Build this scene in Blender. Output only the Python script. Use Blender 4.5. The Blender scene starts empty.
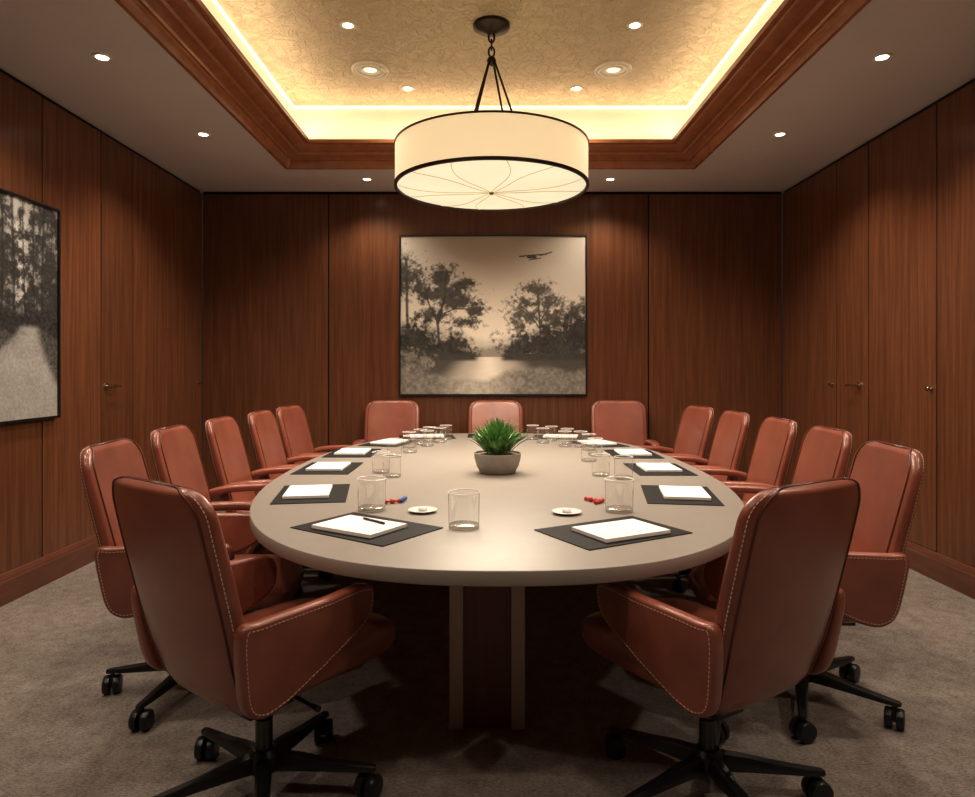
import bpy, bmesh, math, random
import numpy as np
from mathutils import Vector, Matrix
random.seed(4)
rng=np.random.RandomState(7)
scene=bpy.context.scene
COL=scene.collection
try:
    scene.view_settings.view_transform='Standard'
    scene.view_settings.look='None'
    scene.view_settings.exposure=.38
    scene.view_settings.gamma=.86
except Exception as e: print(e)

# ------------------------------------------------------------ materials
def newmat(name):
    m=bpy.data.materials.new(name); m.use_nodes=True
    nt=m.node_tree; b=nt.nodes['Principled BSDF']
    return m,nt,b
def N(nt,t,**kw):
    n=nt.nodes.new(t)
    for k,v in kw.items(): setattr(n,k,v)
    return n
def simple(name,col,rough=.5,metal=0,noise=0,nscale=20,bump=0,bscale=200,spec=None,coat=0,crough=.25):
    m,nt,b=newmat(name)
    b.inputs['Roughness'].default_value=rough; b.inputs['Metallic'].default_value=metal
    if spec is not None: b.inputs['Specular IOR Level'].default_value=spec
    if coat: b.inputs['Coat Weight'].default_value=coat; b.inputs['Coat Roughness'].default_value=crough
    tc=N(nt,'ShaderNodeTexCoord')
    no=N(nt,'ShaderNodeTexNoise'); no.inputs['Scale'].default_value=nscale; no.inputs['Detail'].default_value=5
    nt.links.new(tc.outputs['Object'],no.inputs['Vector'])
    cr=N(nt,'ShaderNodeValToRGB')
    a=1-noise; c=1+noise
    cr.color_ramp.elements[0].position=.3; cr.color_ramp.elements[1].position=.7
    cr.color_ramp.elements[0].color=(col[0]*a,col[1]*a,col[2]*a,1)
    cr.color_ramp.elements[1].color=(min(1,col[0]*c),min(1,col[1]*c),min(1,col[2]*c),1)
    nt.links.new(no.outputs['Fac'],cr.inputs['Fac']); nt.links.new(cr.outputs['Color'],b.inputs['Base Color'])
    if bump:
        n2=N(nt,'ShaderNodeTexNoise'); n2.inputs['Scale'].default_value=bscale; n2.inputs['Detail'].default_value=4
        nt.links.new(tc.outputs['Object'],n2.inputs['Vector'])
        bp=N(nt,'ShaderNodeBump'); bp.inputs['Strength'].default_value=bump; bp.inputs['Distance'].default_value=.004
        nt.links.new(n2.outputs['Fac'],bp.inputs['Height']); nt.links.new(bp.outputs['Normal'],b.inputs['Normal'])
    return m
def emis(name,col,strength):
    m,nt,b=newmat(name)
    b.inputs['Base Color'].default_value=(*col,1)
    b.inputs['Emission Color'].default_value=(*col,1); b.inputs['Emission Strength'].default_value=strength
    b.inputs['Roughness'].default_value=.6
    return m
def wood(name,c1,c2,rough=.38,scale=(22,22,.9),bump=.06,coat=0):
    m,nt,b=newmat(name)
    tc=N(nt,'ShaderNodeTexCoord'); mp=N(nt,'ShaderNodeMapping'); mp.inputs['Scale'].default_value=scale
    at=N(nt,'ShaderNodeAttribute'); at.attribute_name='pv'
    nt.links.new(tc.outputs['Object'],mp.inputs['Vector'])
    vm=N(nt,'ShaderNodeVectorMath',operation='MULTIPLY_ADD')
    comb=N(nt,'ShaderNodeCombineXYZ')
    for i in range(3): nt.links.new(at.outputs['Fac'],comb.inputs[i])
    vm.inputs[1].default_value=(7,7,3)
    nt.links.new(comb.outputs[0],vm.inputs[0]); nt.links.new(mp.outputs[0],vm.inputs[2])
    no=N(nt,'ShaderNodeTexNoise'); no.inputs['Scale'].default_value=1.6; no.inputs['Detail'].default_value=8; no.inputs['Roughness'].default_value=.62; no.inputs['Distortion'].default_value=.35
    nt.links.new(vm.outputs[0],no.inputs['Vector'])
    cr=N(nt,'ShaderNodeValToRGB'); cr.color_ramp.elements[0].position=.28; cr.color_ramp.elements[1].position=.74
    cr.color_ramp.elements[0].color=(*c1,1); cr.color_ramp.elements[1].color=(*c2,1)
    nt.links.new(no.outputs['Fac'],cr.inputs['Fac'])
    hs=N(nt,'ShaderNodeHueSaturation')
    mr=N(nt,'ShaderNodeMapRange'); mr.inputs['To Min'].default_value=.85; mr.inputs['To Max'].default_value=1.15
    nt.links.new(at.outputs['Fac'],mr.inputs['Value']); nt.links.new(mr.outputs[0],hs.inputs['Value'])
    nt.links.new(cr.outputs['Color'],hs.inputs['Color']); nt.links.new(hs.outputs[0],b.inputs['Base Color'])
    b.inputs['Roughness'].default_value=rough
    if coat: b.inputs['Coat Weight'].default_value=coat; b.inputs['Coat Roughness'].default_value=.12
    bp=N(nt,'ShaderNodeBump'); bp.inputs['Strength'].default_value=bump; bp.inputs['Distance'].default_value=.002
    nt.links.new(no.outputs['Fac'],bp.inputs['Height']); nt.links.new(bp.outputs['Normal'],b.inputs['Normal'])
    return m

M_wood=wood('walnut_panel',(.116,.044,.020),(.208,.084,.040),bump=.03,rough=.26)
M_trimwood=wood('trim_wood',(.28,.108,.047),(.40,.17,.076),rough=.18,scale=(6,6,10),bump=.02,coat=.7)
M_base=wood('baseboard_wood',(.13,.048,.028),(.20,.080,.048),rough=.3,scale=(3,3,20))
M_gap=simple('dark_joint',(.010,.005,.004),.9)
M_ceil=simple('ceiling_paint',(.66,.62,.58),.85,noise=.02,nscale=3)
M_cove=simple('cove_paint',(.78,.74,.64),.8)
M_leather=simple('terracotta_leather',(.275,.087,.054),.29,noise=.18,nscale=6,bump=.22,bscale=220,coat=.35,crough=.25)
M_leather_dark=simple('leather_piping',(.13,.040,.025),.35,noise=.05)
M_thread=simple('cream_thread',(.62,.45,.36),.7)
M_black=simple('black_plastic',(.012,.012,.013),.35,noise=.1)
M_steel=simple('dark_steel',(.08,.075,.07),.3,metal=.9)
M_bronze=simple('bronze_metal',(.035,.022,.015),.4,metal=.6,noise=.1)
M_nickel=simple('satin_nickel',(.55,.48,.40),.25,metal=1)
M_table=simple('taupe_laminate',(.31,.275,.243),.40,noise=.02,nscale=14,bump=.02,bscale=300)
M_edge=simple('taupe_edge',(.50,.43,.365),.38,noise=.03,nscale=14)
M_mat=simple('black_leather_mat',(.018,.016,.016),.6,noise=.1,bump=.1,bscale=400,spec=.25)
M_paper=simple('white_paper',(.88,.86,.83),.75,noise=.01)
M_porc=simple('white_porcelain',(.82,.80,.76),.25)
M_pot=simple('stone_pot',(.36,.32,.28),.7,noise=.1,nscale=30,bump=.2)
M_soil=simple('soil',(.03,.02,.012),.95,noise=.4,nscale=60,bump=.6)
M_frame=simple('black_frame',(.010,.009,.008),.4)
M_red=simple('red_foil',(.55,.04,.03),.3)
M_blue=simple('blue_foil',(.06,.12,.40),.3)
M_lens=emis('lamp_glow',(1,.90,.74),8)
M_lens2=emis('soft_lamp_glow',(1,.84,.60),.9)
M_led=emis('led_glow',(1,.88,.66),.85)
# leaf
M_leaf,nt,b=newmat('leaf_green')
tc=N(nt,'ShaderNodeTexCoord'); no=N(nt,'ShaderNodeTexNoise'); no.inputs['Scale'].default_value=25
nt.links.new(tc.outputs['Object'],no.inputs['Vector']); cr=N(nt,'ShaderNodeValToRGB')
cr.color_ramp.elements[0].color=(.03,.12,.025,1); cr.color_ramp.elements[1].color=(.24,.46,.13,1)
cr.color_ramp.elements[0].position=.3; cr.color_ramp.elements[1].position=.7
nt.links.new(no.outputs['Fac'],cr.inputs['Fac']); nt.links.new(cr.outputs['Color'],b.inputs['Base Color']); b.inputs['Roughness'].default_value=.45
# thin glass: transparent with facing-dependent tint and reflection
def glassmat(name,c0,c1,k,base,pw,rough,dif):
    M=bpy.data.materials.new(name); M.use_nodes=True; nt=M.node_tree
    nt.nodes.remove(nt.nodes['Principled BSDF']); out=nt.nodes['Material Output']
    lw=N(nt,'ShaderNodeLayerWeight'); lw.inputs[0].default_value=.5
    cr=N(nt,'ShaderNodeValToRGB'); cr.color_ramp.elements[0].color=(*c0,1); cr.color_ramp.elements[1].color=(*c1,1); cr.color_ramp.elements[0].position=.66; cr.color_ramp.elements[1].position=.97
    nt.links.new(lw.outputs['Facing'],cr.inputs['Fac'])
    tr=N(nt,'ShaderNodeBsdfTransparent'); nt.links.new(cr.outputs['Color'],tr.inputs[0])
    gs=N(nt,'ShaderNodeBsdfGlossy'); gs.inputs[0].default_value=(1,1,1,1); gs.inputs['Roughness'].default_value=rough
    df=N(nt,'ShaderNodeBsdfDiffuse'); df.inputs[0].default_value=(.95,.95,.93,1)
    g2=N(nt,'ShaderNodeMixShader'); g2.inputs[0].default_value=dif; nt.links.new(gs.outputs[0],g2.inputs[1]); nt.links.new(df.outputs[0],g2.inputs[2])
    p=N(nt,'ShaderNodeMath',operation='POWER'); p.inputs[1].default_value=pw; nt.links.new(lw.outputs['Facing'],p.inputs[0])
    q=N(nt,'ShaderNodeMath',operation='MULTIPLY_ADD'); q.inputs[1].default_value=k; q.inputs[2].default_value=base; nt.links.new(p.outputs[0],q.inputs[0])
    mxs=N(nt,'ShaderNodeMixShader'); nt.links.new(q.outputs[0],mxs.inputs[0]); nt.links.new(tr.outputs[0],mxs.inputs[1]); nt.links.new(g2.outputs[0],mxs.inputs[2]); nt.links.new(mxs.outputs[0],out.inputs['Surface'])
    return M
M_glass=glassmat('clear_glass',(.99,.99,.985),(.25,.24,.22),.38,.085,4.0,.015,.08)
M_glassrim=glassmat('glass_rim',(.9,.9,.88),(.7,.7,.68),.15,.85,1.0,.05,.75)
M_glassbase=glassmat('glass_base',(.88,.87,.84),(.35,.33,.30),.3,.28,1.5,.02,.25)
# carpet
M_carpet,nt,b=newmat('carpet')
tc=N(nt,'ShaderNodeTexCoord')
n1=N(nt,'ShaderNodeTexNoise'); n1.inputs['Scale'].default_value=14; n1.inputs['Detail'].default_value=6; n1.inputs['Roughness'].default_value=.75
mp=N(nt,'ShaderNodeMapping'); mp.inputs['Scale'].default_value=(45,110,45)
n2=N(nt,'ShaderNodeTexNoise'); n2.inputs['Scale'].default_value=1.6; n2.inputs['Detail'].default_value=5; n2.inputs['Roughness'].default_value=.8
nt.links.new(tc.outputs['Object'],n1.inputs['Vector']); nt.links.new(tc.outputs['Object'],mp.inputs[0]); nt.links.new(mp.outputs[0],n2.inputs['Vector'])
mx=N(nt,'ShaderNodeMix'); mx.data_type='FLOAT'; mx.inputs[0].default_value=.68
nt.links.new(n1.outputs['Fac'],mx.inputs[2]); nt.links.new(n2.outputs['Fac'],mx.inputs[3])
cr=N(nt,'ShaderNodeValToRGB'); cr.color_ramp.elements[0].position=.40; cr.color_ramp.elements[1].position=.60
cr.color_ramp.elements[0].color=(.165,.136,.115,1); cr.color_ramp.elements[1].color=(.43,.367,.318,1)
nt.links.new(mx.outputs[0],cr.inputs['Fac']); nt.links.new(cr.outputs['Color'],b.inputs['Base Color']); b.inputs['Roughness'].default_value=.95
b.inputs['Specular IOR Level'].default_value=.1
bp=N(nt,'ShaderNodeBump'); bp.inputs['Strength'].default_value=.6; bp.inputs['Distance'].default_value=.01
nt.links.new(n2.outputs['Fac'],bp.inputs['Height']); nt.links.new(bp.outputs['Normal'],b.inputs['Normal'])
# gold plaster with fine embossed relief
M_gold,nt,b=newmat('gold_textured_plaster')
tc=N(nt,'ShaderNodeTexCoord')
n1=N(nt,'ShaderNodeTexNoise'); n1.inputs['Scale'].default_value=9.0; n1.inputs['Detail'].default_value=6; n1.inputs['Roughness'].default_value=.6; n1.inputs['Distortion'].default_value=.6
n3=N(nt,'ShaderNodeTexNoise'); n3.inputs['Scale'].default_value=30; n3.inputs['Detail'].default_value=6; n3.inputs['Roughness'].default_value=.7
nt.links.new(tc.outputs['Object'],n1.inputs['Vector']); nt.links.new(tc.outputs['Object'],n3.inputs['Vector'])
ra=N(nt,'ShaderNodeMath',operation='MULTIPLY_ADD'); ra.inputs[1].default_value=2; ra.inputs[2].default_value=-1; nt.links.new(n1.outputs['Fac'],ra.inputs[0])
rb=N(nt,'ShaderNodeMath',operation='ABSOLUTE'); nt.links.new(ra.outputs[0],rb.inputs[0])
rc=N(nt,'ShaderNodeMapRange'); rc.inputs['From Min'].default_value=0; rc.inputs['From Max'].default_value=.09; rc.inputs['To Min'].default_value=1; rc.inputs['To Max'].default_value=0; nt.links.new(rb.outputs[0],rc.inputs['Value'])
mxh=N(nt,'ShaderNodeMath',operation='MULTIPLY_ADD'); mxh.inputs[1].default_value=.5; nt.links.new(rc.outputs[0],mxh.inputs[0]); nt.links.new(n3.outputs['Fac'],mxh.inputs[2])
cr=N(nt,'ShaderNodeValToRGB'); cr.color_ramp.elements[0].position=.35; cr.color_ramp.elements[1].position=1.0
cr.color_ramp.elements[0].color=(.52,.41,.265,1); cr.color_ramp.elements[1].color=(.64,.525,.36,1)
nt.links.new(mxh.outputs[0],cr.inputs['Fac']); nt.links.new(cr.outputs['Color'],b.inputs['Base Color']); b.inputs['Roughness'].default_value=.45
bp=N(nt,'ShaderNodeBump'); bp.inputs['Strength'].default_value=.9; bp.inputs['Distance'].default_value=.014
nt.links.new(mxh.outputs[0],bp.inputs['Height']); nt.links.new(bp.outputs['Normal'],b.inputs['Normal'])
# pendant fabrics
def fabric(name,col,st,scale,base=None):
    m,nt,b=newmat(name)
    tc=N(nt,'ShaderNodeTexCoord'); no=N(nt,'ShaderNodeTexNoise'); no.inputs['Scale'].default_value=scale; no.inputs['Detail'].default_value=4
    nt.links.new(tc.outputs['Object'],no.inputs['Vector'])
    mr=N(nt,'ShaderNodeMapRange'); mr.inputs['To Min'].default_value=st*.85; mr.inputs['To Max'].default_value=st*1.15
    nt.links.new(no.outputs['Fac'],mr.inputs['Value']); nt.links.new(mr.outputs[0],b.inputs['Emission Strength'])
    b.inputs['Base Color'].default_value=(*(base or col),1); b.inputs['Emission Color'].default_value=(*col,1); b.inputs['Roughness'].default_value=.8
    return m
M_shade=fabric('linen_shade',(.98,.76,.46),.58,90,(.72,.62,.45))
M_diff=fabric('glowing_diffuser',(1,.88,.62),.66,3,(.42,.38,.28))
M_art,nt,b=newmat('print_surface')
at=N(nt,'ShaderNodeAttribute'); at.attribute_name='art'
nt.links.new(at.outputs['Color'],b.inputs['Base Color']); b.inputs['Roughness'].default_value=.55; b.inputs['Specular IOR Level'].default_value=.25

# ------------------------------------------------------------ mesh helpers
def obj_from(name,verts,faces,mats,smooth=False,parent=None,fmat=None,auto=None):
    me=bpy.data.meshes.new(name); me.from_pydata([tuple(v) for v in verts],[],faces)
    if not isinstance(mats,(list,tuple)): mats=[mats]
    for m in mats: me.materials.append(m)
    bm=bmesh.new(); bm.from_mesh(me); bmesh.ops.recalc_face_normals(bm,faces=bm.faces); bm.to_mesh(me); bm.free()
    if fmat is not None: me.polygons.foreach_set('material_index',fmat)
    if smooth:
        me.polygons.foreach_set('use_smooth',[True]*len(me.polygons))
        if auto:
            me.set_sharp_from_angle(angle=math.radians(auto))
    me.update()
    o=bpy.data.objects.new(name,me); COL.objects.link(o)
    if parent: o.parent=parent
    return o
def empty(name):
    o=bpy.data.objects.new(name,None); o.empty_display_size=.1; COL.objects.link(o); return o
def tag(o,label,cat,group=None,kind=None):
    o['label']=label; o['category']=cat
    if group: o['group']=group
    if kind: o['kind']=kind
class MB:
    def __init__(s): s.v=[]; s.f=[]; s.m=[]; s.pv=[]
    def add(s,v,f,mi=0,pv=0.5):
        k=len(s.v); s.v+= [tuple(a) for a in v]; s.f+=[tuple(i+k for i in q) for q in f]; s.m+=[mi]*len(f); s.pv+=[pv]*len(f)
    def box(s,a,b,mi=0,pv=.5,bev=0):
        if bev:
            bm=bmesh.new(); bmesh.ops.create_cube(bm,size=1)
            for v in bm.verts: v.co=Vector([ (a[i]+b[i])/2+v.co[i]*(b[i]-a[i]) for i in range(3)])
            bmesh.ops.bevel(bm,geom=bm.edges[:],offset=bev,segments=2,profile=.5,affect='EDGES')
            bm.verts.index_update()
            s.add([v.co[:] for v in bm.verts],[[v.index for v in f.verts] for f in bm.faces],mi,pv); bm.free(); return
        v=[(x,y,z) for x in (a[0],b[0]) for y in (a[1],b[1]) for z in (a[2],b[2])]
        s.add(v,[(0,1,3,2),(4,6,7,5),(0,4,5,1),(2,3,7,6),(0,2,6,4),(1,5,7,3)],mi,pv)
    def lathe(s,prof,seg=32,c=(0,0,0),mi=0,closed=False,cap=True):
        v=[];f=[];n=len(prof)
        for i in range(seg):
            a=2*math.pi*i/seg
            for r,z in prof: v.append((c[0]+r*math.cos(a),c[1]+r*math.sin(a),c[2]+z))
        for i in range(seg):
            j=(i+1)%seg
            for k in range(n-1 if not closed else n):
                l=(k+1)%n
                f.append((i*n+k,j*n+k,j*n+l,i*n+l))
        s.add(v,f,mi)
        if not closed and cap:
            k=len(s.v)-len(v)
            for e in (0,n-1):
                if prof[e][0]>1e-4: s.f.append(tuple(k+i*n+e for i in range(seg))); s.m.append(mi); s.pv.append(.5)
    def loft(s,rings,mi=0,cap=True):
        n=len(rings[0]); v=[p for r in rings for p in r]; f=[]
        for k in range(len(rings)-1):
            for i in range(n):
                j=(i+1)%n; f.append((k*n+i,k*n+j,(k+1)*n+j,(k+1)*n+i))
        if cap: f.append(tuple(range(n))); f.append(tuple((len(rings)-1)*n+i for i in range(n)))
        s.add(v,f,mi)
    def tube(s,path,r,seg=8,mi=0,closed=False):
        P=[Vector(p) for p in path]; rings=[]; n=len(P)
        rr=r if isinstance(r,(list,tuple)) else [r]*n
        up=Vector((0,0,1))
        for i,p in enumerate(P):
            a=P[(i-1)%n] if (i>0 or closed) else P[0]; b2=P[(i+1)%n] if (i<n-1 or closed) else P[-1]
            t=(b2-a).normalized()
            u=up-t*up.dot(t)
            if u.length<.1: u=Vector((1,0,0))-t*t.x
            u.normalize(); w=t.cross(u)
            if i>0 and u.dot(lu)<0: u=-u; w=-w
            lu=u
            rings.append([p+(u*math.cos(2*math.pi*k/seg)+w*math.sin(2*math.pi*k/seg))*rr[i] for k in range(seg)])
        if closed: rings.append(rings[0])
        s.loft(rings,mi,cap=not closed)
    def obj(s,name,mats,smooth=False,parent=None,auto=None,pv=False):
        o=obj_from(name,s.v,s.f,mats,smooth,parent,s.m,auto)
        if pv:
            at=o.data.attributes.new('pv','FLOAT','FACE'); at.data.foreach_set('value',s.pv)
        return o

# ------------------------------------------------------------ room
XL,XR,YB,YF,H=-2.71,2.80,6.46,-1.6,3.0
HR=3.46
m=MB(); m.box((XL-.1,YF-.1,-.05),(XR+.1,YB+.1,0)); o=m.obj('floor',M_carpet); tag(o,'mottled grey-brown woven carpet floor','floor',kind='structure')

def panel_wall(name,axis,pos,sgn,seams,skip,lab):
    m=MB()
    a0=pos-sgn*.10; a1=pos-sgn*.022
    lo,hi=seams[0],seams[-1]
    def B(u0,u1,d0,d1,z0,z1,mi,pv,bev=0):
        d0,d1=min(d0,d1),max(d0,d1)
        if axis=='x': m.box((d0,u0,z0),(d1,u1,z1),mi,pv,bev)
        else: m.box((u0,d0,z0),(u1,d1,z1),mi,pv,bev)
    B(lo,hi,a0,a1,0,H,1,.5)
    for i in range(len(seams)-1):
        if i in skip: continue
        B(seams[i]+.006,seams[i+1]-.006,a1,pos,0.0,H-.03,0,random.random(),.002)
    o=m.obj(name,[M_wood,M_gap],pv=True); tag(o,lab,'wall',kind='structure'); return o
def door(name,x,sgn,y0,y1,hy,lever,lab):
    m=MB(); xs=sorted((x-sgn*.022,x)); m.box((xs[0],y0+.006,.172),(xs[1],y1-.006,H-.03),0,random.random(),.002)
    o=m.obj(name,[M_wood],pv=True); tag(o,lab,'door',kind='structure')
    h=MB(); z=1.19
    def ring(r0,d0,d1,r1=None,cy=hy,cz=z,seg=20):
        r1=r1 or r0; R=[]
        for r,d in ((r0,d0),(r1,d1)):
            R.append([(x+sgn*d,cy+r*math.cos(2*math.pi*k/seg),cz+r*math.sin(2*math.pi*k/seg)) for k in range(seg)])
        h.loft(R)
    if lever:
        ring(.026,0,.008); ring(.009,.008,.05)
        h.tube([(x+sgn*.05,hy-.008,z),(x+sgn*.052,hy+.04,z+.002),(x+sgn*.05,hy+.08,z),(x+sgn*.045,hy+.11,z-.003)],[.010,.009,.008,.007],10)
    else:
        ring(.016,0,.006); ring(.007,.006,.018); ring(.010,.018,.022,.016); ring(.016,.022,.030); ring(.016,.030,.034,.010)
    hh=h.obj('door_handle' if lever else 'door_knob',M_nickel,True,o,auto=40)
    hh['label']='satin nickel lever handle' if lever else 'small round nickel knob'
panel_wall('wall_back','y',YB,-1,[XL,-1.51,1.53,XR],[], 'walnut veneer panelled end wall with vertical joints')
panel_wall('wall_left','x',XL,1,[YF,.4,2.3,4.14,4.77,5.2,6.08,YB],[4,6],'walnut veneer panelled side wall with landscape print')
panel_wall('wall_right','x',XR,-1,[YF,.4,2.3,4.24,5.0,5.46,YB],[3,4,5],'walnut veneer panelled side wall with flush doors')
panel_wall('wall_front','y',YF,1,[XL,-.9,.9,XR],[],'walnut veneer panelled wall facing the long table end')
door('door_1',XL,1,4.77,5.2,4.83,True,'flush walnut veneer door with nickel lever handle')
door('door_2',XL,1,6.08,YB,6.37,False,'flush walnut closet door with small nickel knob near corner')
door('door_3',XR,-1,5.0,5.46,5.12,True,'flush walnut veneer door with nickel lever handle')
door('door_4',XR,-1,5.46,YB,5.52,False,'wide flush walnut closet door with small knob')
door('door_5',XR,-1,4.24,5.0,4.29,False,'flush walnut veneer door with small nickel knob')
def baseb(name,a,b,lab,nrm):
    m=MB()
    prof=[(0,0),(.022,0),(.022,.125),(.017,.135),(.017,.142),(.012,.155),(.008,.166),(0,.17)]
    rings=[[(p[0]+nrm[0]*t,p[1]+nrm[1]*t,z) for t,z in prof] for p in (a,b)]
    m.loft(rings); o=m.obj(name,[M_base],pv=True); tag(o,lab,'baseboard',kind='structure')
baseb('baseboard_left',(XL,YF),(XL,YB),'moulded dark wood baseboard along carpet',(1,0))
baseb('baseboard_right',(XR,YF),(XR,YB),'moulded dark wood baseboard along carpet',(-1,0))
baseb('baseboard_back',(XL+.022,YB),(XR-.022,YB),'moulded dark wood baseboard below artwork wall',(0,-1))
baseb('baseboard_front',(XL+.022,YF),(XR-.022,YF),'moulded dark wood baseboard on end wall',(0,1))
OX0,OX1,OY0,OY1=-1.66,1.71,.1,5.63
m=MB()
m.box((XL-.1,YF-.1,H),(OX0,YB+.1,H+.06)); m.box((OX1,YF-.1,H),(XR+.1,YB+.1,H+.06))
m.box((OX0,YF-.1,H),(OX1,OY0,H+.06)); m.box((OX0,OY1,H),(OX1,YB+.1,H+.06))
o=m.obj('ceiling',M_ceil); tag(o,'smooth taupe painted ceiling border with recessed downlights','ceiling',kind='structure')
g=.07
RX0,RX1,RY0,RY1=OX0+g,OX1-g,OY0+g,OY1-g
m=MB(); m.box((RX0-.05,RY0-.05,HR),(RX1+.05,RY1+.05,HR+.05)); o=m.obj('ceiling',M_gold); tag(o,'gold textured plaster tray ceiling','ceiling',kind='structure')
m=MB(); z0=H+.13
m.box((RX0-.05,RY0-.05,z0),(RX0,RY1+.05,HR)); m.box((RX1,RY0-.05,z0),(RX1+.05,RY1+.05,HR))
m.box((RX0,RY0-.05,z0),(RX1,RY0,HR)); m.box((RX0,RY1,z0),(RX1,RY1+.05,HR))
o=m.obj('trim_1',M_cove); tag(o,'cream painted cove upstand of the tray ceiling','ceiling trim',kind='structure')
def rect_sweep(m,prof):
    rings=[]
    for cx,cy,sx,sy in ((OX0,OY0,1,1),(OX1,OY0,-1,1),(OX1,OY1,-1,-1),(OX0,OY1,1,-1)):
        rings.append([(cx+sx*d,cy+sy*d,z) for d,z in prof])
    rings.append(rings[0]); m.loft(rings,cap=False)
m=MB()
rect_sweep(m,[(-.02,2.999),(-.02,2.975),(-.012,2.968),(.008,2.968),(.016,2.978),(.024,2.99),(.034,3.005),(.04,3.022),(.055,3.022),(.06,3.035),(.085,3.045),(.12,3.05),(.13,3.065),(.145,3.065),(.17,3.072),(.20,3.085),(.215,3.10),(.225,3.10),(.245,3.105),(.25,3.13),(.235,3.13),(.225,3.115),(.0,3.115),(.0,2.999)])
o=m.obj('trim_2',[M_trimwood],smooth=True,auto=35,pv=True); tag(o,'stepped walnut crown moulding around the tray ceiling','ceiling trim',kind='structure')
# LED strips
m=MB(); s=.014
m.box((RX0+.002,RY0,HR-.018),(RX0+s,RY1,HR-.002)); m.box((RX1-s,RY0,HR-.018),(RX1-.002,RY1,HR-.002))
m.box((RX0+s,RY1-s,HR-.018),(RX1-s,RY1-.002,HR-.002)); m.box((RX0+s,RY0+.002,HR-.018),(RX1-s,RY0+s,HR-.002))
o=m.obj('led_strip',M_led); tag(o,'warm glowing LED strip in the tray ceiling corner','strip light')
def area(name,loc,rot,sx,sy,e,col,parent=None,spread=None):
    l=bpy.data.lights.new(name,'AREA'); l.shape='RECTANGLE'; l.size=sx; l.size_y=sy; l.energy=e; l.color=col
    if spread: l.spread=spread
    ob=bpy.data.objects.new(name,l); ob.location=loc; ob.rotation_euler=rot; COL.objects.link(ob)
    if parent: ob.parent=parent
    return ob
WARM=(1,.82,.58)
zt=3.15; LY=RY1-RY0; LX=RX1-RX0; cxr=(RX0+RX1)/2; cyr=(RY0+RY1)/2
CE=7.8; TL=.28
area('cove_lamp',(RX0+.14,cyr,zt),(math.pi,TL*-1,0),.10,LY-.2,CE*1.6,WARM,o)
area('cove_lamp',(RX1-.14,cyr,zt),(math.pi,TL,0),.10,LY-.2,CE*1.6,WARM,o)
area('cove_lamp',(cxr,RY1-.14,zt),(math.pi-0,0,0),LX-.2,.10,CE*.9,WARM,o)
area('cove_lamp',(cxr,RY0+.14,zt),(math.pi-0,0,0),LX-.2,.10,CE,WARM,o)

# ------------------------------------------------------------ downlights
def downlight(x,y,z,r,e,lab,group,angle=130,wide=False):
    m=MB()
    if wide: prof=[(r*.36,-.004),(r*.38,-.012),(r*.50,-.014),(r*.52,-.006),(r*.66,-.006),(r*.68,-.016),(r*.78,-.016),(r*.80,-.006),(r*.88,-.006),(r*.90,-.014),(r*.98,-.010),(r,0)]
    else: prof=[(r*.62,-.001),(r*.66,-.006),(r*.95,-.006),(r,0)]
    m.lathe(prof,32,(0,0,0),0)
    o=m.obj('recessed_ceiling_light',M_cove,True,auto=40); o.location=(x,y,z)
    tag(o,lab,'ceiling light',group)
    k=.36 if wide else .62
    m=MB(); m.lathe([(r*k*.97,-.0055),(r*k,-.0035)],24); q=m.obj('lamp_lens',M_lens2 if wide else M_lens,parent=o); q['label']='glowing warm lens'
    l=bpy.data.lights.new('lamp_bulb','SPOT'); l.energy=e; l.color=(1,.89,.75); l.spot_size=math.radians(angle); l.spot_blend=.7; l.shadow_soft_size=.06
    lo=bpy.data.objects.new('lamp_bulb',l); lo.location=(0,0,-.03); lo.parent=o; COL.objects.link(lo)
E1=47
for x,y in ((-2.08,3.67),(-2.04,4.88),(-1.07,6.04),(1.09,6.04),(2.10,4.88),(2.13,3.67),(-2.08,2.3),(2.13,2.3),(-2.08,.8),(2.13,.8)):  # pairs nearest the camera are unseen, added to light the near chairs
    downlight(x,y,H,.050,E1 if y<6 else 38,'small round recessed downlight glowing warm in the taupe ceiling','border downlights')
for x,y in ((-.87,4.24),(.92,4.24),(-.61,5.2),(.68,5.2),(-.87,2.4),(.92,2.4),(-.87,.8),(.92,.8)):  # unseen front pairs added to brighten the near end and under the table
    downlight(x,y,HR,.050,E1*.8,'small round recessed downlight glowing warm in gold plaster','tray downlights')
for x,y in ((-.84,4.87),(.90,4.87)):
    downlight(x,y,HR,.135,6,'large ringed cream ceiling light in gold plaster','ringed tray lights',wide=True)

# ------------------------------------------------------------ pendant
P=empty('pendant_lamp'); PX,PY=.025,4.24; P.location=(PX,PY,0)
tag(P,'large round linen drum pendant with dark rims hanging over table','pendant lamp')
pr,pz0,pz1=.597,2.437,2.70
m=MB(); m.lathe([(pr-.006,pz0+.01),(pr,pz0+.01),(pr,pz1-.005),(pr-.006,pz1-.005)],96,closed=True); q=m.obj('lamp_shade',M_shade,True,P,auto=40); q['label']='glowing cream linen drum shade'
m=MB()
m.lathe([(pr-.012,pz0),(pr+.005,pz0),(pr+.005,pz0+.018),(pr-.012,pz0+.018)],96,closed=True)
q=m.obj('rim',M_bronze,True,P,auto=40)
m=MB(); m.lathe([(pr-.010,pz1-.011),(pr+.005,pz1-.011),(pr+.005,pz1),(pr-.010,pz1)],96,closed=True); m.obj('rim',M_bronze,True,P,auto=40)
m=MB(); prof=[(pr-.013,pz0+.012)]+[((pr-.013)*math.cos(t),pz0+.012-.035*math.sin(t)) for t in np.linspace(.1,math.pi/2-.02,10)]
m.lathe(prof,96); q=m.obj('diffuser',M_diff,True,P,auto=60); q['label']='domed glowing glass diffuser'
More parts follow.
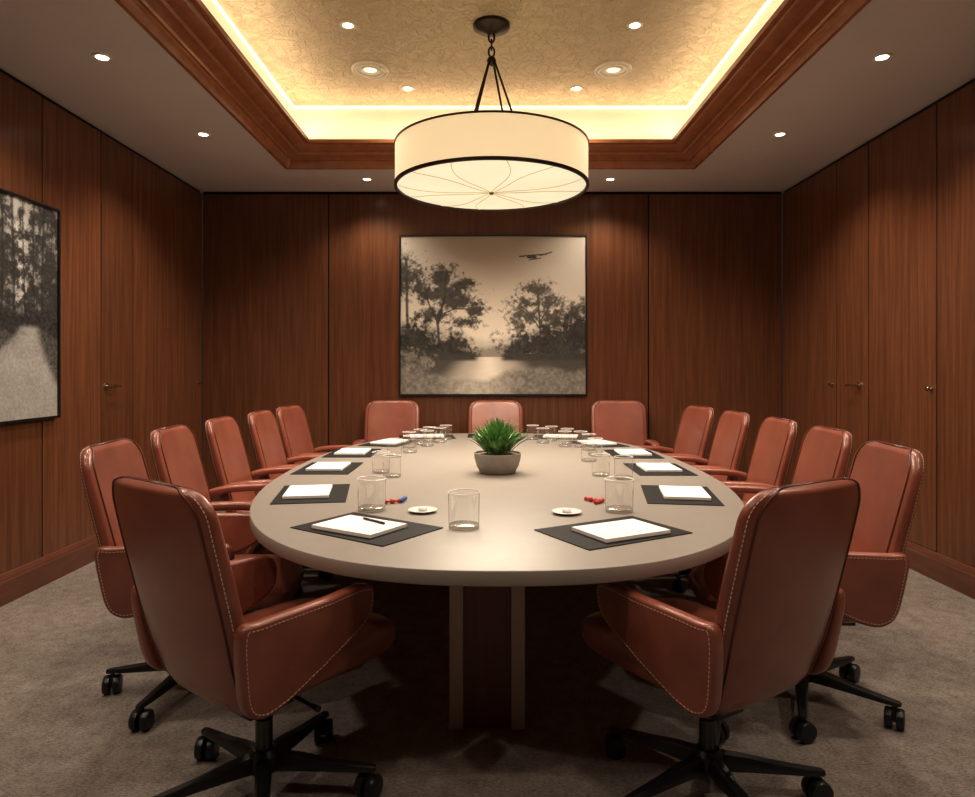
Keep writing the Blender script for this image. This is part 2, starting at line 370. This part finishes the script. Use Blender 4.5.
M_rib=fabric('pale_rib',(1,.74,.42),.34,3,(.4,.34,.22))
def dz(rr):
    return pz0+.0105-.0355*math.sqrt(max(0,1-rr*rr))
nr=12
for k in range(nr):
    a=2*math.pi*k/nr+.13; cv=.16*(1 if k%2 else -1)
    m=MB(); m.tube([((pr-.015)*q_*math.cos(a+cv*math.sin(math.pi*q_)),(pr-.015)*q_*math.sin(a+cv*math.sin(math.pi*q_)),dz(q_)) for q_ in np.linspace(.04,.985,16)],.0026,6)
    m.obj('diffuser_rib',M_rib,True,P)
m=MB(); m.lathe([(0.0,-.040+pz0),(.008,-.038+pz0),(.011,-.033+pz0),(.016,-.028+pz0),(.016,-.022+pz0)],20); m.obj('finial',simple('brass',(.35,.24,.12),.35,metal=.8),True,P)
m=MB(); m.lathe([(.0,HR-.055),(.03,HR-.055),(.05,HR-.045),(.09,HR-.035),(.115,HR-.02),(.115,HR)],40); m.obj('canopy',M_bronze,True,P,auto=40)
m=MB()
zc=HR-.06
for k in range(3):
    L=[]; c=zc-.02-.045*k
    for t in np.linspace(0,2*math.pi,15)[:-1]:
        u=.018*math.cos(t); w=.032*math.sin(t)
        L.append((u,0,c+w) if k%2==0 else (0,u,c+w))
    m.tube(L,.006,6,closed=True)
m.obj('chain',M_bronze,True,P)
zj=zc-.165
m=MB(); m.lathe([(0,zj+.03),(.012,zj+.028),(.024,zj+.015),(.030,zj),(.022,zj-.02),(0,zj-.035)],20); m.obj('hanging_hub',M_bronze,True,P)
for k in range(4):
    a=math.pi/4+k*math.pi/2+.18
    m=MB(); m.tube([(.02*math.cos(a),.02*math.sin(a),zj),(.25*math.cos(a),.25*math.sin(a),pz1-.08)],.0068,8)
    m.tube([(.25*math.cos(a),.25*math.sin(a),pz1-.08),((pr-.01)*math.cos(a),(pr-.01)*math.sin(a),pz1-.03)],.005,8)
    m.obj('suspension_rod',M_bronze,True,P)
l=bpy.data.lights.new('lamp_bulb','AREA'); l.shape='DISK'; l.size=1.0; l.energy=45; l.color=(1,.87,.70)
lo=bpy.data.objects.new('lamp_bulb',l); lo.location=(0,0,pz0-.07); lo.parent=P; COL.objects.link(lo)

# ------------------------------------------------------------ table
TX,TY,TA,TB,TN=.042,3.94,1.15,2.03,2.4
TOP=.75
def outline(off,n=160,a=TA,b=TB):
    R=[]
    for k in range(n):
        t=2*math.pi*k/n; c,s_=math.cos(t),math.sin(t)
        R.append((math.copysign(abs(c)**(2/TN),c)*(a+off),math.copysign(abs(s_)**(2/TN),s_)*(b+off)))
    return R
T=empty('conference_table'); T.location=(TX,TY,0)
tag(T,'long oval taupe laminate conference table on panelled pedestals','table')
m=MB()
rings=[]
for off,z in ((-.05,TOP-.046),(-.005,TOP-.046),(-.001,TOP-.044),(0,TOP-.042),(0,TOP-.006),(-.002,TOP-.0015),(-.006,TOP)):
    rings.append([(x,y,z) for x,y in outline(off)])
m.loft(rings); q=m.obj('table_top',M_table,True,T,auto=30)
M_pedw=wood('pedestal_walnut',(.125,.040,.025),(.19,.066,.040),rough=.4)
px_=-.043
for yc,hl in ((-1.26,.20),(0,.30),(1.26,.20)):
    m=MB(); m.box((px_-.088,yc-hl+.012,0),(px_+.088,yc+hl-.012,TOP-.046)); q=m.obj('pedestal',[M_pedw],parent=T,pv=True); q['label']='dark walnut pedestal core'
    for sx in (-1,1):
        m=MB(); xs=sorted((px_+sx*.088,px_+sx*.138)); m.box((xs[0],yc-hl,0),(xs[1],yc+hl,TOP-.046),bev=.003)
        w=m.obj('side_panel',M_edge,parent=q); w['label']='taupe upright panel'

# ------------------------------------------------------------ chair
def superell(w,d,n,p):
    R=[]
    for k in range(n):
        t=2*math.pi*k/n; c,s_=math.cos(t),math.sin(t)
        R.append((math.copysign(abs(c)**(2/p),c)*w,math.copysign(abs(s_)**(2/p),s_)*d))
    return R
zs=[.365,.42,.52,.65,.80,.92,1.02]; ys=[-.175,-.205,-.238,-.27,-.308,-.338,-.36]; ws=[.205,.226,.242,.252,.254,.252,.248]; th=[.05,.06,.07,.075,.072,.066,.058]
def backring(z,shr,tsh,n=40,infl=0):
    y=np.interp(z,zs,ys); w=(np.interp(z,zs,ws)+infl)*shr; t=(np.interp(z,zs,th)/2+infl)*tsh
    return [(x,y+d+.42*x*x,z) for x,d in superell(w,t,n,3.2)]
def backlev():
    lv=[]
    for a in np.linspace(0,math.pi/2,7):
        lv.append((.365+.05*(1-math.cos(a)), .72+.28*math.sin(a), .35+.65*math.sin(a)))
    for z in np.linspace(.43,.925,11): lv.append((z,1,1))
    for a in np.linspace(0,math.pi/2,16)[1:]:
        s=math.sin(a); w=.60+.40*max(0,math.cos(a))**.95
        lv.append((.930+.086*s, w, max(.22,(1-max(0,(s-.80)/.20)**2.2*.78))))
    return lv
LV=backlev()
def dashes(m,path,nrm,step=.013,ln=.008,w=.0012):
    P=[Vector(p) for p in path]; acc=0; nxt=0
    for i in range(len(P)-1):
        d=P[i+1]-P[i]; L=d.length
        if L<1e-6: continue
        t=d/L; pos=nxt-acc
        while pos<L:
            c=P[i]+t*pos; e=c+t*ln; s_=Vector(nrm).cross(t).normalized()*w; n_=Vector(nrm)*w
            v=[c-s_-n_,c+s_-n_,c+s_+n_,c-s_+n_,e-s_-n_,e+s_-n_,e+s_+n_,e-s_+n_]
            m.add(v,[(0,1,2,3),(4,5,6,7),(0,1,5,4),(1,2,6,5),(2,3,7,6),(3,0,4,7)])
            pos+=step; nxt+=step
        acc+=L
ctrl=[(-.266,.650),(-.20,.660),(-.10,.662),(.0,.663),(.09,.664),(.160,.662),(.200,.648),(.214,.615),(.210,.575),(.192,.542),(.150,.515),(.08,.485),(.01,.455),(-.06,.422),(-.12,.398),(-.185,.390),(-.235,.425),(-.258,.52)]
def catmull(C,n=5,closed=True):
    out=[];L=len(C)
    for i in range(L if closed else L-1):
        idx=[(i+k)%L for k in (-1,0,1,2)] if closed else [min(max(i+k,0),L-1) for k in (-1,0,1,2)]
        p0,p1,p2,p3=[np.array(C[j]) for j in idx]
        for j in range(n):
            t=j/n; out.append(tuple(.5*((2*p1)+(-p0+p2)*t+(2*p0-5*p1+4*p2-p3)*t*t+(-p0+3*p1-3*p2+p3)*t**3)))
    if not closed: out.append(tuple(C[-1]))
    return out
OL=catmull(ctrl)
def inset(pts,d):
    P=np.array(pts); n=len(P); out=[]
    for i in range(n):
        t=P[(i+1)%n]-P[i-1]; t/=np.linalg.norm(t); nn=np.array([t[1],-t[0]])
        out.append(tuple(P[i]+nn*d))
    return out
A=sum(OL[i-1][0]*OL[i][1]-OL[i][0]*OL[i-1][1] for i in range(len(OL)))
sg=-1 if A>0 else 1
def armx(z,y): return .243+.030*max(0,(z-.40))/.25-.022*max(0,y-.02)/.19
def build_chair(open_arm):
    CH=empty('office_chair')
    m=MB(); m.loft([backring(*l) for l in LV]); q=m.obj('backrest',M_leather,True,CH,auto=60)
    m=MB()
    for ofs in (24,36,16,4):
        m.tube([backring(z,a,b,infl=.001)[ofs] for z,a,b in LV],.0036,6)
    z,a,b=LV[-1]; p0=backring(z,a,b,infl=.001)
    m.tube([p0[24],p0[36]],.0036,6); m.tube([p0[16],p0[4]],.0036,6)
    m.obj('piping',M_leather_dark,True,CH)
    for ofs,nx in ((22,-1),(38,1)):
        ST=MB(); path=[backring(z,a,b,infl=.0015)[ofs] for z,a,b in LV[4:]]
        dashes(ST,path,(nx,0,0)); q=ST.obj('stitching',M_thread,parent=CH); q['label']='cream contrast stitching'
    m=MB(); R=[]
    for z,s_ in ((.375,.80),(.381,.90),(.392,.96),(.41,.995),(.44,1),(.465,.995),(.482,.97),(.492,.92),(.497,.82),(.500,.6),(.501,.3)):
        R.append([(x,y+.095,z-(.020*max(0,(y-.12)/.16)**2 if z>.45 else 0)) for x,y in superell(.226*s_,.325*s_,48,4.6)])
    m.loft(R); m.obj('seat',M_leather,True,CH,auto=60)
    for sx in (-1,1):
        if open_arm:
            pth=catmull([(-.262,.600),(-.215,.635),(-.12,.655),(.0,.662),(.11,.662),(.175,.648),(.205,.605),(.195,.545),(.160,.480),(.115,.415)],4,False)
            rings=[]
            for i,(y,z) in enumerate(pth):
                y0,z0_=pth[max(i-1,0)]; y1,z1_=pth[min(i+1,len(pth)-1)]
                L=math.hypot(y1-y0,z1_-z0_); ty,tz=(y1-y0)/L,(z1_-z0_)/L; ny,nz=-tz,ty
                ax=.236+.022*max(0,(z-.42))/.24
                rings.append([(sx*ax+cx_,y+ny*d,z+nz*d) for cx_,d in superell(.033,.021,20,3)])
            m=MB(); m.loft(rings); m.obj('armrest',M_leather,True,CH,auto=70)
            continue
        m=MB(); rings=[]
        for dx,ins in ((-.021,.012),(-.020,.006),(-.015,.0015),(-.008,0),(.008,0),(.015,.0015),(.020,.006),(.0215,.012)):
            rings.append([(sx*(armx(z,y)+dx),y,z) for y,z in inset(OL,sg*ins)])
        m.loft(rings); m.obj('armrest',M_leather,True,CH,auto=70)
        IN=inset(OL,sg*.015)
        path=[(sx*(armx(z,y)+.0218),y,z) for y,z in IN]
        ST=MB(); dashes(ST,path+[path[0]],(sx,0,0)); q=ST.obj('stitching',M_thread,parent=CH); q['label']='cream contrast stitching'
    m=MB(); m.box((-.14,-.15,.348),(.14,.14,.378),bev=.006); m.box((-.06,-.09,.28),(.06,.07,.349),bev=.008); m.tube([(.05,.02,.340),(.20,.02,.330),(.235,.02,.330)],[.006,.006,.010],8)
    m.obj('tilt_mechanism',M_black,True,CH,auto=35)
    m=MB(); m.lathe([(.026,.13),(.026,.24),(.018,.242),(.018,.285)],20); m.obj('gas_column',M_steel,True,CH,auto=35)
    BASE=MB(); BASE.lathe([(.0,.085),(.045,.085),(.05,.10),(.048,.135),(.034,.15),(.0,.15)],24); BASE=BASE.obj('base',M_black,True,CH,auto=35)
    K=1.0 if open_arm else 1.12
    for k in range(5):
        a=2*math.pi*k/5+math.pi/2+.3; ca,sa=math.cos(a),math.sin(a)
        m=MB(); rings=[]
        for r,w,z0_,z1_ in ((.03,.026,.09,.138),(.10,.023,.090,.130),(.17,.020,.088,.116),(.26,.017,.085,.104),(.303,.014,.085,.099),(.31,.008,.087,.096)):
            r*=K
            rings.append([(r*ca-y*sa,r*sa+y*ca,z) for y,z in ((-w,z0_),(w,z0_),(w*.95,(z0_+z1_*2)/3),(w*.6,z1_),(-w*.6,z1_),(-w*.95,(z0_+z1_*2)/3))])
        m.loft(rings); m.obj('leg',M_black,True,BASE,auto=40)
        m=MB(); b_=a+[.6,-.9,1.7,.2,-2][k]; cb,sb=math.cos(b_),math.sin(b_); cx,cy=.29*K*ca,.29*K*sa
        for sd in (-1,1):
            rr=[]
            for d,r in ((.006,.030),(.008,.036),(.024,.037),(.031,.034),(.033,.024)):
                rr.append([(cx-sb*sd*d+cb*r*math.cos(t),cy+cb*sd*d+sb*r*math.cos(t),.037+r*math.sin(t)) for t in np.linspace(0,2*math.pi,21)[:-1]])
            m.loft(rr)
        m.lathe([(.009,.04),(.009,.088)],12,(cx,cy,0)); m.box((cx-.009,cy-.009,.025),(cx+.009,cy+.009,.07))
        m.obj('caster',M_black,True,BASE,auto=35)
    return CH
def copy_thing(root):
    def rec(o,par):
        c=o.copy(); COL.objects.link(c); c.parent=par
        for ch in list(o.children): rec(ch,c)
        return c
    return rec(root,None)
def place(o,x,y,fx,fy):
    o.location=(x,y,0); o.rotation_euler=(0,0,math.atan2(-fx,fy))
chairs=[
 (-.69,2.10,.60,.80,'near',0,0),
 (-1.20,2.80,.995,.10,'side',0,.35),(-1.28,3.50,.998,.07,'side',1,0),(-1.28,4.14,1,.05,'side',1,0),(-1.25,4.76,1,0,'side',1,0),(-1.24,5.37,1,-.12,'side',1,0),
 (-.88,6.03,.02,-1,'end',1,0),(.075,6.03,0,-1,'end',1,0),(1.20,6.02,-.06,-.99,'end',1,0),
 (1.34,5.33,-1,-.14,'side',1,0),(1.38,4.71,-1,.0,'side',1,0),(1.41,4.08,-1,.04,'side',1,0),(1.38,3.44,-.998,.07,'side',1,0),(1.25,2.71,-.995,.10,'side',0,-.30),
 (.68,2.10,-.52,.85,'near',0,0)]
tm=[build_chair(False),build_chair(True)]
used=[False,False]
for (x,y,fx,fy,k,op,br) in chairs:
    if not used[op]: o=tm[op]; used[op]=True
    else: o=copy_thing(tm[op])
    n=math.hypot(fx,fy); place(o,x,y,fx/n,fy/n)
    for ch in o.children:
        if ch.name.startswith('base'): ch.rotation_euler=(0,0,br)
    if k=='near': lab='terracotta leather swivel armchair with its stitched back turned outward'
    elif k=='end': lab='terracotta leather swivel chair with open arms below artwork'
    elif op: lab='terracotta leather swivel chair with open arms at the table side'
    else: lab='terracotta leather swivel armchair drawn up to the table side'
    tag(o,lab,'chair','leather chairs around the conference table')

# ------------------------------------------------------------ table settings
M_padb=simple('pad_backing',(.05,.045,.04),.6)
def setting(x,y,fx,fy,px=0,py=0,rot=0):
    th_=math.atan2(-fx,fy)
    m=MB(); m.box((-.225,-.155,0),(.225,.155,.003),bev=.001); o=m.obj('placemat',M_mat); o.location=(x,y,TOP+.0005); o.rotation_euler=(0,0,th_)
    tag(o,'black leather desk mat lying on the taupe table top','desk mat','desk mats on the table')
    m=MB(); m.box((-.140,-.100,0),(.140,.100,.002),bev=.0006); q=m.obj('notepad',M_padb)
    d=Vector((px,py,0)); d.rotate(Matrix.Rotation(th_,3,'Z'))
    q.location=(x+d.x,y+d.y,TOP+.0038); q.rotation_euler=(0,0,th_+rot)
    tag(q,'white notepad with dark backing on a black mat','notepad','notepads on the mats')
    m=MB(); m.box((-.137,-.097,.002),(.137,.097,.014),bev=.0008); r=m.obj('pages',M_paper,parent=q); r['label']='stack of white blank pages'
    return q
settings=((-.43,2.42,.57,.82,-.01,-.025,.05),(.435,2.365,-.50,.87,.01,-.03,-.03),(-.79,3.08,1,.16,0,-.02,.0),(.86,3.05,-1,.16,0,-.02,0),
           (-.90,3.86,1,0,0,0,0),(.96,3.82,-1,0,0,0,0),(-.90,4.55,1,0,0,0,0),(.96,4.50,-1,0,0,0,0),(-.74,5.15,1,-.3,0,0,0),(.82,5.10,-1,-.3,0,0,0),(-.50,5.60,.15,-1,0,0,0),(.06,5.72,0,-1,0,0,0),(.60,5.58,-.2,-1,0,0,0))
pads=[setting(*s_) for s_ in settings]
m=MB(); m.tube([(-.070,0,0),(-.064,0,0),(-.055,0,0),(.050,0,0),(.058,0,0),(.060,0,0)],[.0006,.0022,.004,.0042,.0042,.003],12)
pn=m.obj('pen',M_black,True,auto=40); pn.location=(pads[0].location.x+.045,pads[0].location.y+.035,TOP+.0038+.014+.0043); pn.rotation_euler=(0,0,-.75)
tag(pn,'slim black pen lying on a white notepad','pen')
r,h=.056,.128
m=MB(); m.lathe([(0,0.0),(r*.93,0),(r*.965,.004),(r,h)],40,cap=False)
g1=m.obj('drinking_glass',M_glass,True,auto=50)
m=MB(); m.tube([(r*math.cos(a),r*math.sin(a),h) for a in np.linspace(0,2*math.pi,41)[:-1]],.0019,6,closed=True)
rim1=m.obj('glass_rim',M_glassrim,True,g1)
m=MB(); m.lathe([(r*.925,.002),(r*.95,.006),(r*.95,.014),(r*.90,.0165),(0,.0165)],40,cap=False)
base1=m.obj('glass_base',M_glassbase,True,g1,auto=50)
gl=[(-.084,2.42),(-.463,2.72),(.523,2.70),(-.50,3.56),(-.58,3.70),(.60,3.60),(.70,3.50),(.62,4.15),(-.60,4.38),(-.56,4.86),(-.50,5.06),(-.45,5.26),(-.33,5.42),(.70,4.42),(.67,4.90),(.60,5.12),(.50,5.32),(.36,5.42),(.70,4.70),(-.52,4.58),(-.44,4.96),(.56,4.92),(-.36,5.20),(.42,5.16)]
for i,(x,y) in enumerate(gl):
    o=g1 if i==0 else copy_thing(g1)
    sc=1 if i<3 else .85
    o.scale=(sc,sc,sc if i<3 else .88); o.location=(x,y,TOP+.0003)
    tag(o,'clear straight-sided glass tumbler standing on the table','drinking glass','glass tumblers on the table')
m=MB(); m.lathe([(0,0),(.034,0),(.038,.003),(.056,.009),(.058,.011),(.055,.012),(.036,.006),(0,.005)],32); s1=m.obj('saucer',M_porc,True,auto=60)
m=MB(); m.lathe([(0,.006),(.015,.006),(.019,.012),(.017,.018),(.010,.021),(0,.022)],20); c1=m.obj('mint_candy',M_porc,True)
for i,(x,y) in enumerate(((-.257,2.69),(.31,2.66))):
    o=s1 if i==0 else s1.copy(); k=c1 if i==0 else c1.copy()
    if i: COL.objects.link(o); COL.objects.link(k)
    o.location=(x,y,TOP+.0003); k.location=(x,y,TOP+.0003)
    tag(o,'small white porcelain saucer on the table','saucer','white saucers on the table'); tag(k,'round white mint resting in a saucer','candy','mints in the saucers')
for x,y,mt,nm,rt in ((-.40,2.86,M_red,'red',.4),(-.36,2.90,M_blue,'blue',1.4),(.44,2.90,M_red,'red',2.2),(.47,2.86,M_red,'red',.9)):
    m=MB(); m.tube([(-.030,0,.010),(-.022,0,.009),(-.014,0,.009),(-.009,0,.010),(0,0,.010),(.009,0,.010),(.014,0,.009),(.022,0,.009),(.030,0,.010)],[.010,.007,.0025,.009,.010,.009,.0025,.007,.010],10)
    o=m.obj('wrapped_candy',mt,True); o.location=(x,y,TOP); o.rotation_euler=(0,0,rt); tag(o,nm+' foil twist-wrapped candy lying on the table','candy','wrapped candies on the table')
# plant
PL=empty('potted_plant'); PL.location=(.055,3.70,TOP+.0005); tag(PL,'spiky green succulent in a low grey stone bowl','potted plant')
m=MB(); m.lathe([(0,0),(.085,0),(.095,.004),(.115,.04),(.126,.08),(.128,.108),(.122,.110),(.118,.100),(.10,.095),(0,.095)],48); m.obj('pot',M_pot,True,PL,auto=50)
m=MB(); m.lathe([(0,.104),(.06,.101),(.116,.0965),(.10,.09),(0,.09)],32); m.obj('soil',M_soil,True,PL)
m=MB()
for i in range(190):
    t=i/190; a=i*2.39996+random.uniform(-.2,.2); inc=(1-t)**.8*1.2+.05+random.uniform(-.08,.08)
    L=random.uniform(.15,.19)*(.85+.3*t); r0=.07*(1-t)*random.uniform(.6,1); w0=.0058*random.uniform(.85,1.25)
    sec=[];ca,sa=math.cos(a),math.sin(a)
    x,z=r0,.098; ang=math.pi/2-inc*.50
    for k in range(7):
        u=k/6; w=w0*math.sin(math.pi*(.25+.75*(1-u)))**.7 if u<1 else .0004
        tck=w*.35
        nx,nz=-math.sin(ang),math.cos(ang)
        pts=[(-w,.3*w),(0,-tck),(w,.3*w),(0,.12*w)]
        sec.append([((x+nx*n_)*ca-s_*sa,(x+nx*n_)*sa+s_*ca,z+nz*n_) for s_,n_ in pts])
        x+=math.cos(ang)*L/6; z+=math.sin(ang)*L/6; ang-=inc*.09
    m.loft(sec)
m.obj('foliage',M_leaf,True,PL,auto=50)

# ------------------------------------------------------------ art
def vnoise(u,v,f,seed):
    r=np.random.RandomState(seed); G=r.rand(64,64)
    u=u+0*v; v=v+0*u
    x=u*f; y=v*f; xi=np.floor(x).astype(int); yi=np.floor(y).astype(int); fx=x-xi; fy=y-yi
    fx=fx*fx*(3-2*fx); fy=fy*fy*(3-2*fy)
    g=lambda a,b: G[a%64,b%64]
    return (g(xi,yi)*(1-fx)+g(xi+1,yi)*fx)*(1-fy)+(g(xi,yi+1)*(1-fx)+g(xi+1,yi+1)*fx)*fy
def fbm(u,v,f,seed,o=5,p=.55):
    s_=0;a=1;t=0
    for k in range(o): s_=s_+a*vnoise(u,v,f*2**k,seed+k); t+=a; a*=p
    return s_/t
def smooth(a,b,x):
    t=np.clip((x-a)/(b-a),0,1); return t*t*(3-2*t)
def art_lake(u,v):
    as_=1.17
    n=fbm(u*as_,v,12,1); nf=fbm(u*as_,v,44,9,3,.8)
    L=.70+.20*np.exp(-((u-.5)/.42)**2-((v-.42)/.33)**2)-.12*smooth(.5,1,v)+.05*(fbm(u,v*2,3,30)-.5)
    hill=.40+.05*np.sin(u*7+1)+.12*(fbm(u,u*0,6,40)-.5)+.10*np.abs(u-.45)
    L=L*(1-.20*smooth(hill+.02,hill-.05,v))
    h2=.30+.06*(fbm(u,u*0,14,44)-.5)+.35*np.abs(u-.47)**1.5+.03*(nf-.5)
    k=smooth(h2+.01,h2-.03,v); L=L*(1-k)+.42*k
    def blob(L,B,val,seed,var=.06,soft=.70,amp=1.2,op=.95):
        d=np.full_like(u,-9.)
        for cx,cy,rx,ry in B: d=np.maximum(d,1-np.sqrt(((u-cx)/rx)**2+((v-cy)/ry)**2))
        q=d+ (nf-.5)*amp*1.2+(n-.5)*1.1
        k=smooth(-.10,soft,q)*op; tex=val+var*(fbm(u*as_,v,60,seed,2,.6)-.5)*1.0+var*1.0*(n-.5)
        return L*(1-k)+tex*k
    def trunk(L,pts,wd,val=.10):
        for (x0,v0),(x1,v1) in zip(pts[:-1],pts[1:]):
            tt=np.clip(((u-x0)*(x1-x0)*as_**2+(v-v0)*(v1-v0))/(((x1-x0)*as_)**2+(v1-v0)**2),0,1)
            dd=np.sqrt(((u-x0-(x1-x0)*tt)*as_)**2+(v-v0-(v1-v0)*tt)**2)
            k=smooth(wd*1.4,wd*.4,dd)*.85; L=L*(1-k)+val*k
        return L
    for pts,wd in (([(.215,.2),(.20,.45),(.235,.60),(.25,.78)],.009),([(.20,.45),(.15,.58),(.13,.68)],.005),([(.235,.6),(.30,.66),(.36,.68)],.004),([(.21,.5),(.29,.54),(.37,.54)],.004),([(.05,.2),(.035,.5),(.03,.85)],.009),([(.76,.3),(.75,.5),(.74,.66)],.006),([(.75,.45),(.80,.55),(.84,.60)],.004),([(.75,.42),(.69,.52),(.66,.55)],.004),([(.90,.3),(.92,.45),(.93,.55)],.005)):
        L=trunk(L,pts,wd)
    L=blob(L,[(.02,.74,.11,.18),(.09,.66,.08,.09),(.22,.74,.12,.08),(.33,.69,.11,.06),(.14,.63,.10,.07),(.31,.58,.15,.06),(.24,.64,.13,.07),(.40,.53,.08,.045),(.36,.46,.09,.05),(.18,.50,.11,.06)],.12,60,.08)
    L=blob(L,[(.74,.66,.11,.07),(.69,.58,.11,.06),(.80,.58,.12,.07),(.70,.49,.14,.08),(.82,.48,.13,.09),(.95,.50,.10,.10),(.64,.42,.08,.07)],.18,70,.08)
    L=blob(L,[(.08,.33,.21,.15),(.24,.29,.17,.11),(.34,.25,.09,.06)],.10,80,.08,.5,.8,1)
    L=blob(L,[(.80,.32,.25,.14),(.95,.36,.15,.18),(.64,.28,.11,.07)],.11,90,.08,.5,.8,1)
    ws_=.235; k=smooth(ws_+.004,ws_-.004,v); wat=.54+.34*np.exp(-((u-.48)/(.06+.35*(ws_-v)))**2)+.05*(vnoise(u*2,v*9,12,101)-.5); wat=wat*(1-.70*smooth(.08+.6*(ws_-v),.20+.9*(ws_-v),np.abs(u-.48)))
    L=L*(1-k)+wat*k
    k=smooth(.262,.25,v)*smooth(.20,.225,v)*smooth(.05,.09,np.abs(u-.48)); L=L*(1-k)+(.10+.05*nf)*k
    gnd=.10+.03*np.sin(u*9+2)+.06*(n-.5)+.14*np.abs(u-.45)
    k=smooth(gnd+.02,gnd-.02,v); tex=.32+.30*(nf-.48)+.26*smooth(.28,.0,np.abs(u-.42)); L=L*(1-k)+tex*k
    k=smooth(.0,.5,.9-np.sqrt(((u-.05)/.18)**2+((v-.20)/.11)**2)+(nf-.5)*1.0)*.85; L=L*(1-k)+(.28+.5*(nf-.48))*k
    cx,cy=.715,.88
    a=(np.abs(v-cy-(u-cx)*.10)<.0045)&(np.abs(u-cx)<.075); b_=(((u-cx+.005)/.028)**2+((v-cy+.012)/.010)**2<1); c_=(np.abs(v-cy+.026-(u-cx)*.2)<.003)&(np.abs(u-cx-.01)<.035); d_=(np.abs(v-cy-.002-(u-cx-.05)*.35)<.004)&(u>cx+.04)&(u<cx+.105)
    L=np.where(a|b_|c_|d_,.16,L)
    L=np.clip(L,.03,.92)**1.3
    return np.stack([L*1.0,L*.90,L*.77],-1)
def art_path(u,v):
    n=fbm(u*2,v*1.6,8,5); nf=fbm(u*2,v*1.6,60,15,3,.8)
    L=.44+.3*(n-.5)+.30*np.exp(-((u-.80)/.05)**2-((v-.72)/.25)**2)
    q=smooth(.32,.60,fbm(u*2,v*1.6,18,25,5,.70)+.22*(.70-v)-.12*np.exp(-((u-.80)/.05)**2)+.09); L=L*(1-q)+(.06+.10*nf)*q
    for i in range(22):
        x=i/22+.013*math.sin(i*7); w=.002+.005*((i*37)%7)/7
        k=smooth(w*1.6,w*.4,np.abs(u-x-.006*np.sin(v*6+i)))*.75; L=L*(1-k)+(.05+.06*nf)*k
    hz=.48+.06*(n-.5)+.10*np.abs(u-.82)
    k=smooth(hz+.04,hz-.03,v); L=L*(1-k)+(.07+.18*(nf-.35))*k
    hz=.40+.02*(n-.5)+.02*np.sin(u*30)
    k=smooth(hz+.01,hz-.01,v)
    g=.15+.30*(nf-.42); L=L*(1-k)+g*k
    dd=np.clip(.44-v,0,1); cl=.83-2.2*dd**1.5-.03; cr_=.885+.95*dd**1.7
    pl=smooth(cl-.012,cl+.03,u)*smooth(cr_+.03,cr_-.02,u)*smooth(.44,.41,v)
    tex=.50+.24*(nf-.5)+.10*(n-.5)-.08*smooth(.10,.0,u-cl)
    L=L*(1-pl)+tex*pl
    L=np.clip(L,.02,.85)**1.3
    return np.stack([L,L*.95,L*.89],-1)
def picture(name,W,Hh,fn,nx,ny,lab):
    root=empty(name)
    m=MB(); fw=.014; dp=.035
    m.box((-W/2,-dp,-Hh/2),(-W/2+fw,0,Hh/2)); m.box((W/2-fw,-dp,-Hh/2),(W/2,0,Hh/2)); m.box((-W/2+fw,-dp,-Hh/2),(W/2-fw,0,-Hh/2+fw)); m.box((-W/2+fw,-dp,Hh/2-fw),(W/2-fw,0,Hh/2))
    q=m.obj('picture_frame',M_frame,parent=root); q['label']='thin black frame'
    us=np.linspace(0,1,nx); vs=np.linspace(0,1,ny); U,V=np.meshgrid(us,vs)
    w=W-2*fw; h=Hh-2*fw
    co=np.stack([(U-.5)*w,np.full_like(U,-dp+.012),(V-.5)*h],-1).reshape(-1,3)
    I=np.arange(nx*ny).reshape(ny,nx); F=np.stack([I[:-1,:-1],I[:-1,1:],I[1:,1:],I[1:,:-1]],-1).reshape(-1,4)
    me=bpy.data.meshes.new('print'); me.from_pydata(co.tolist(),[],F.tolist()); me.materials.append(M_art)
    C=fn(U,V).reshape(-1,3); C=np.concatenate([C,np.ones((len(C),1))],1).astype('f')
    at=me.color_attributes.new('art','FLOAT_COLOR','POINT'); at.data.foreach_set('color',C.ravel())
    p=bpy.data.objects.new('print',me); COL.objects.link(p); p.parent=root
    tag(root,lab,'framed picture'); return root
x0,x1,z0_,z1_=-.836,.942,1.06,2.58
a=picture('framed_picture',x1-x0,z1_-z0_,art_lake,520,450,'black-framed sepia landscape print of trees by a lake')
a.location=((x0+x1)/2,YB-.001,(z0_+z1_)/2)
a=picture('framed_picture',1.75,1.30,art_path,640,440,'black-framed monochrome print of a gravel path through trees')
a.location=(XL+.001,4.26-.875,1.66); a.rotation_euler=(0,0,math.pi/2)

# ------------------------------------------------------------ world + camera
w=bpy.data.worlds.new('World'); scene.world=w; w.use_nodes=True
w.node_tree.nodes['Background'].inputs[0].default_value=(.9,.75,.6,1); w.node_tree.nodes['Background'].inputs[1].default_value=.02
cam=bpy.data.cameras.new('Camera'); co=bpy.data.objects.new('Camera',cam); COL.objects.link(co)
cam.sensor_width=36; cam.lens=680/975*36; cam.shift_y=-30.5/975; cam.clip_start=.05
co.location=(0,0,1.32); co.rotation_euler=(math.pi/2,0,0)
scene.camera=co
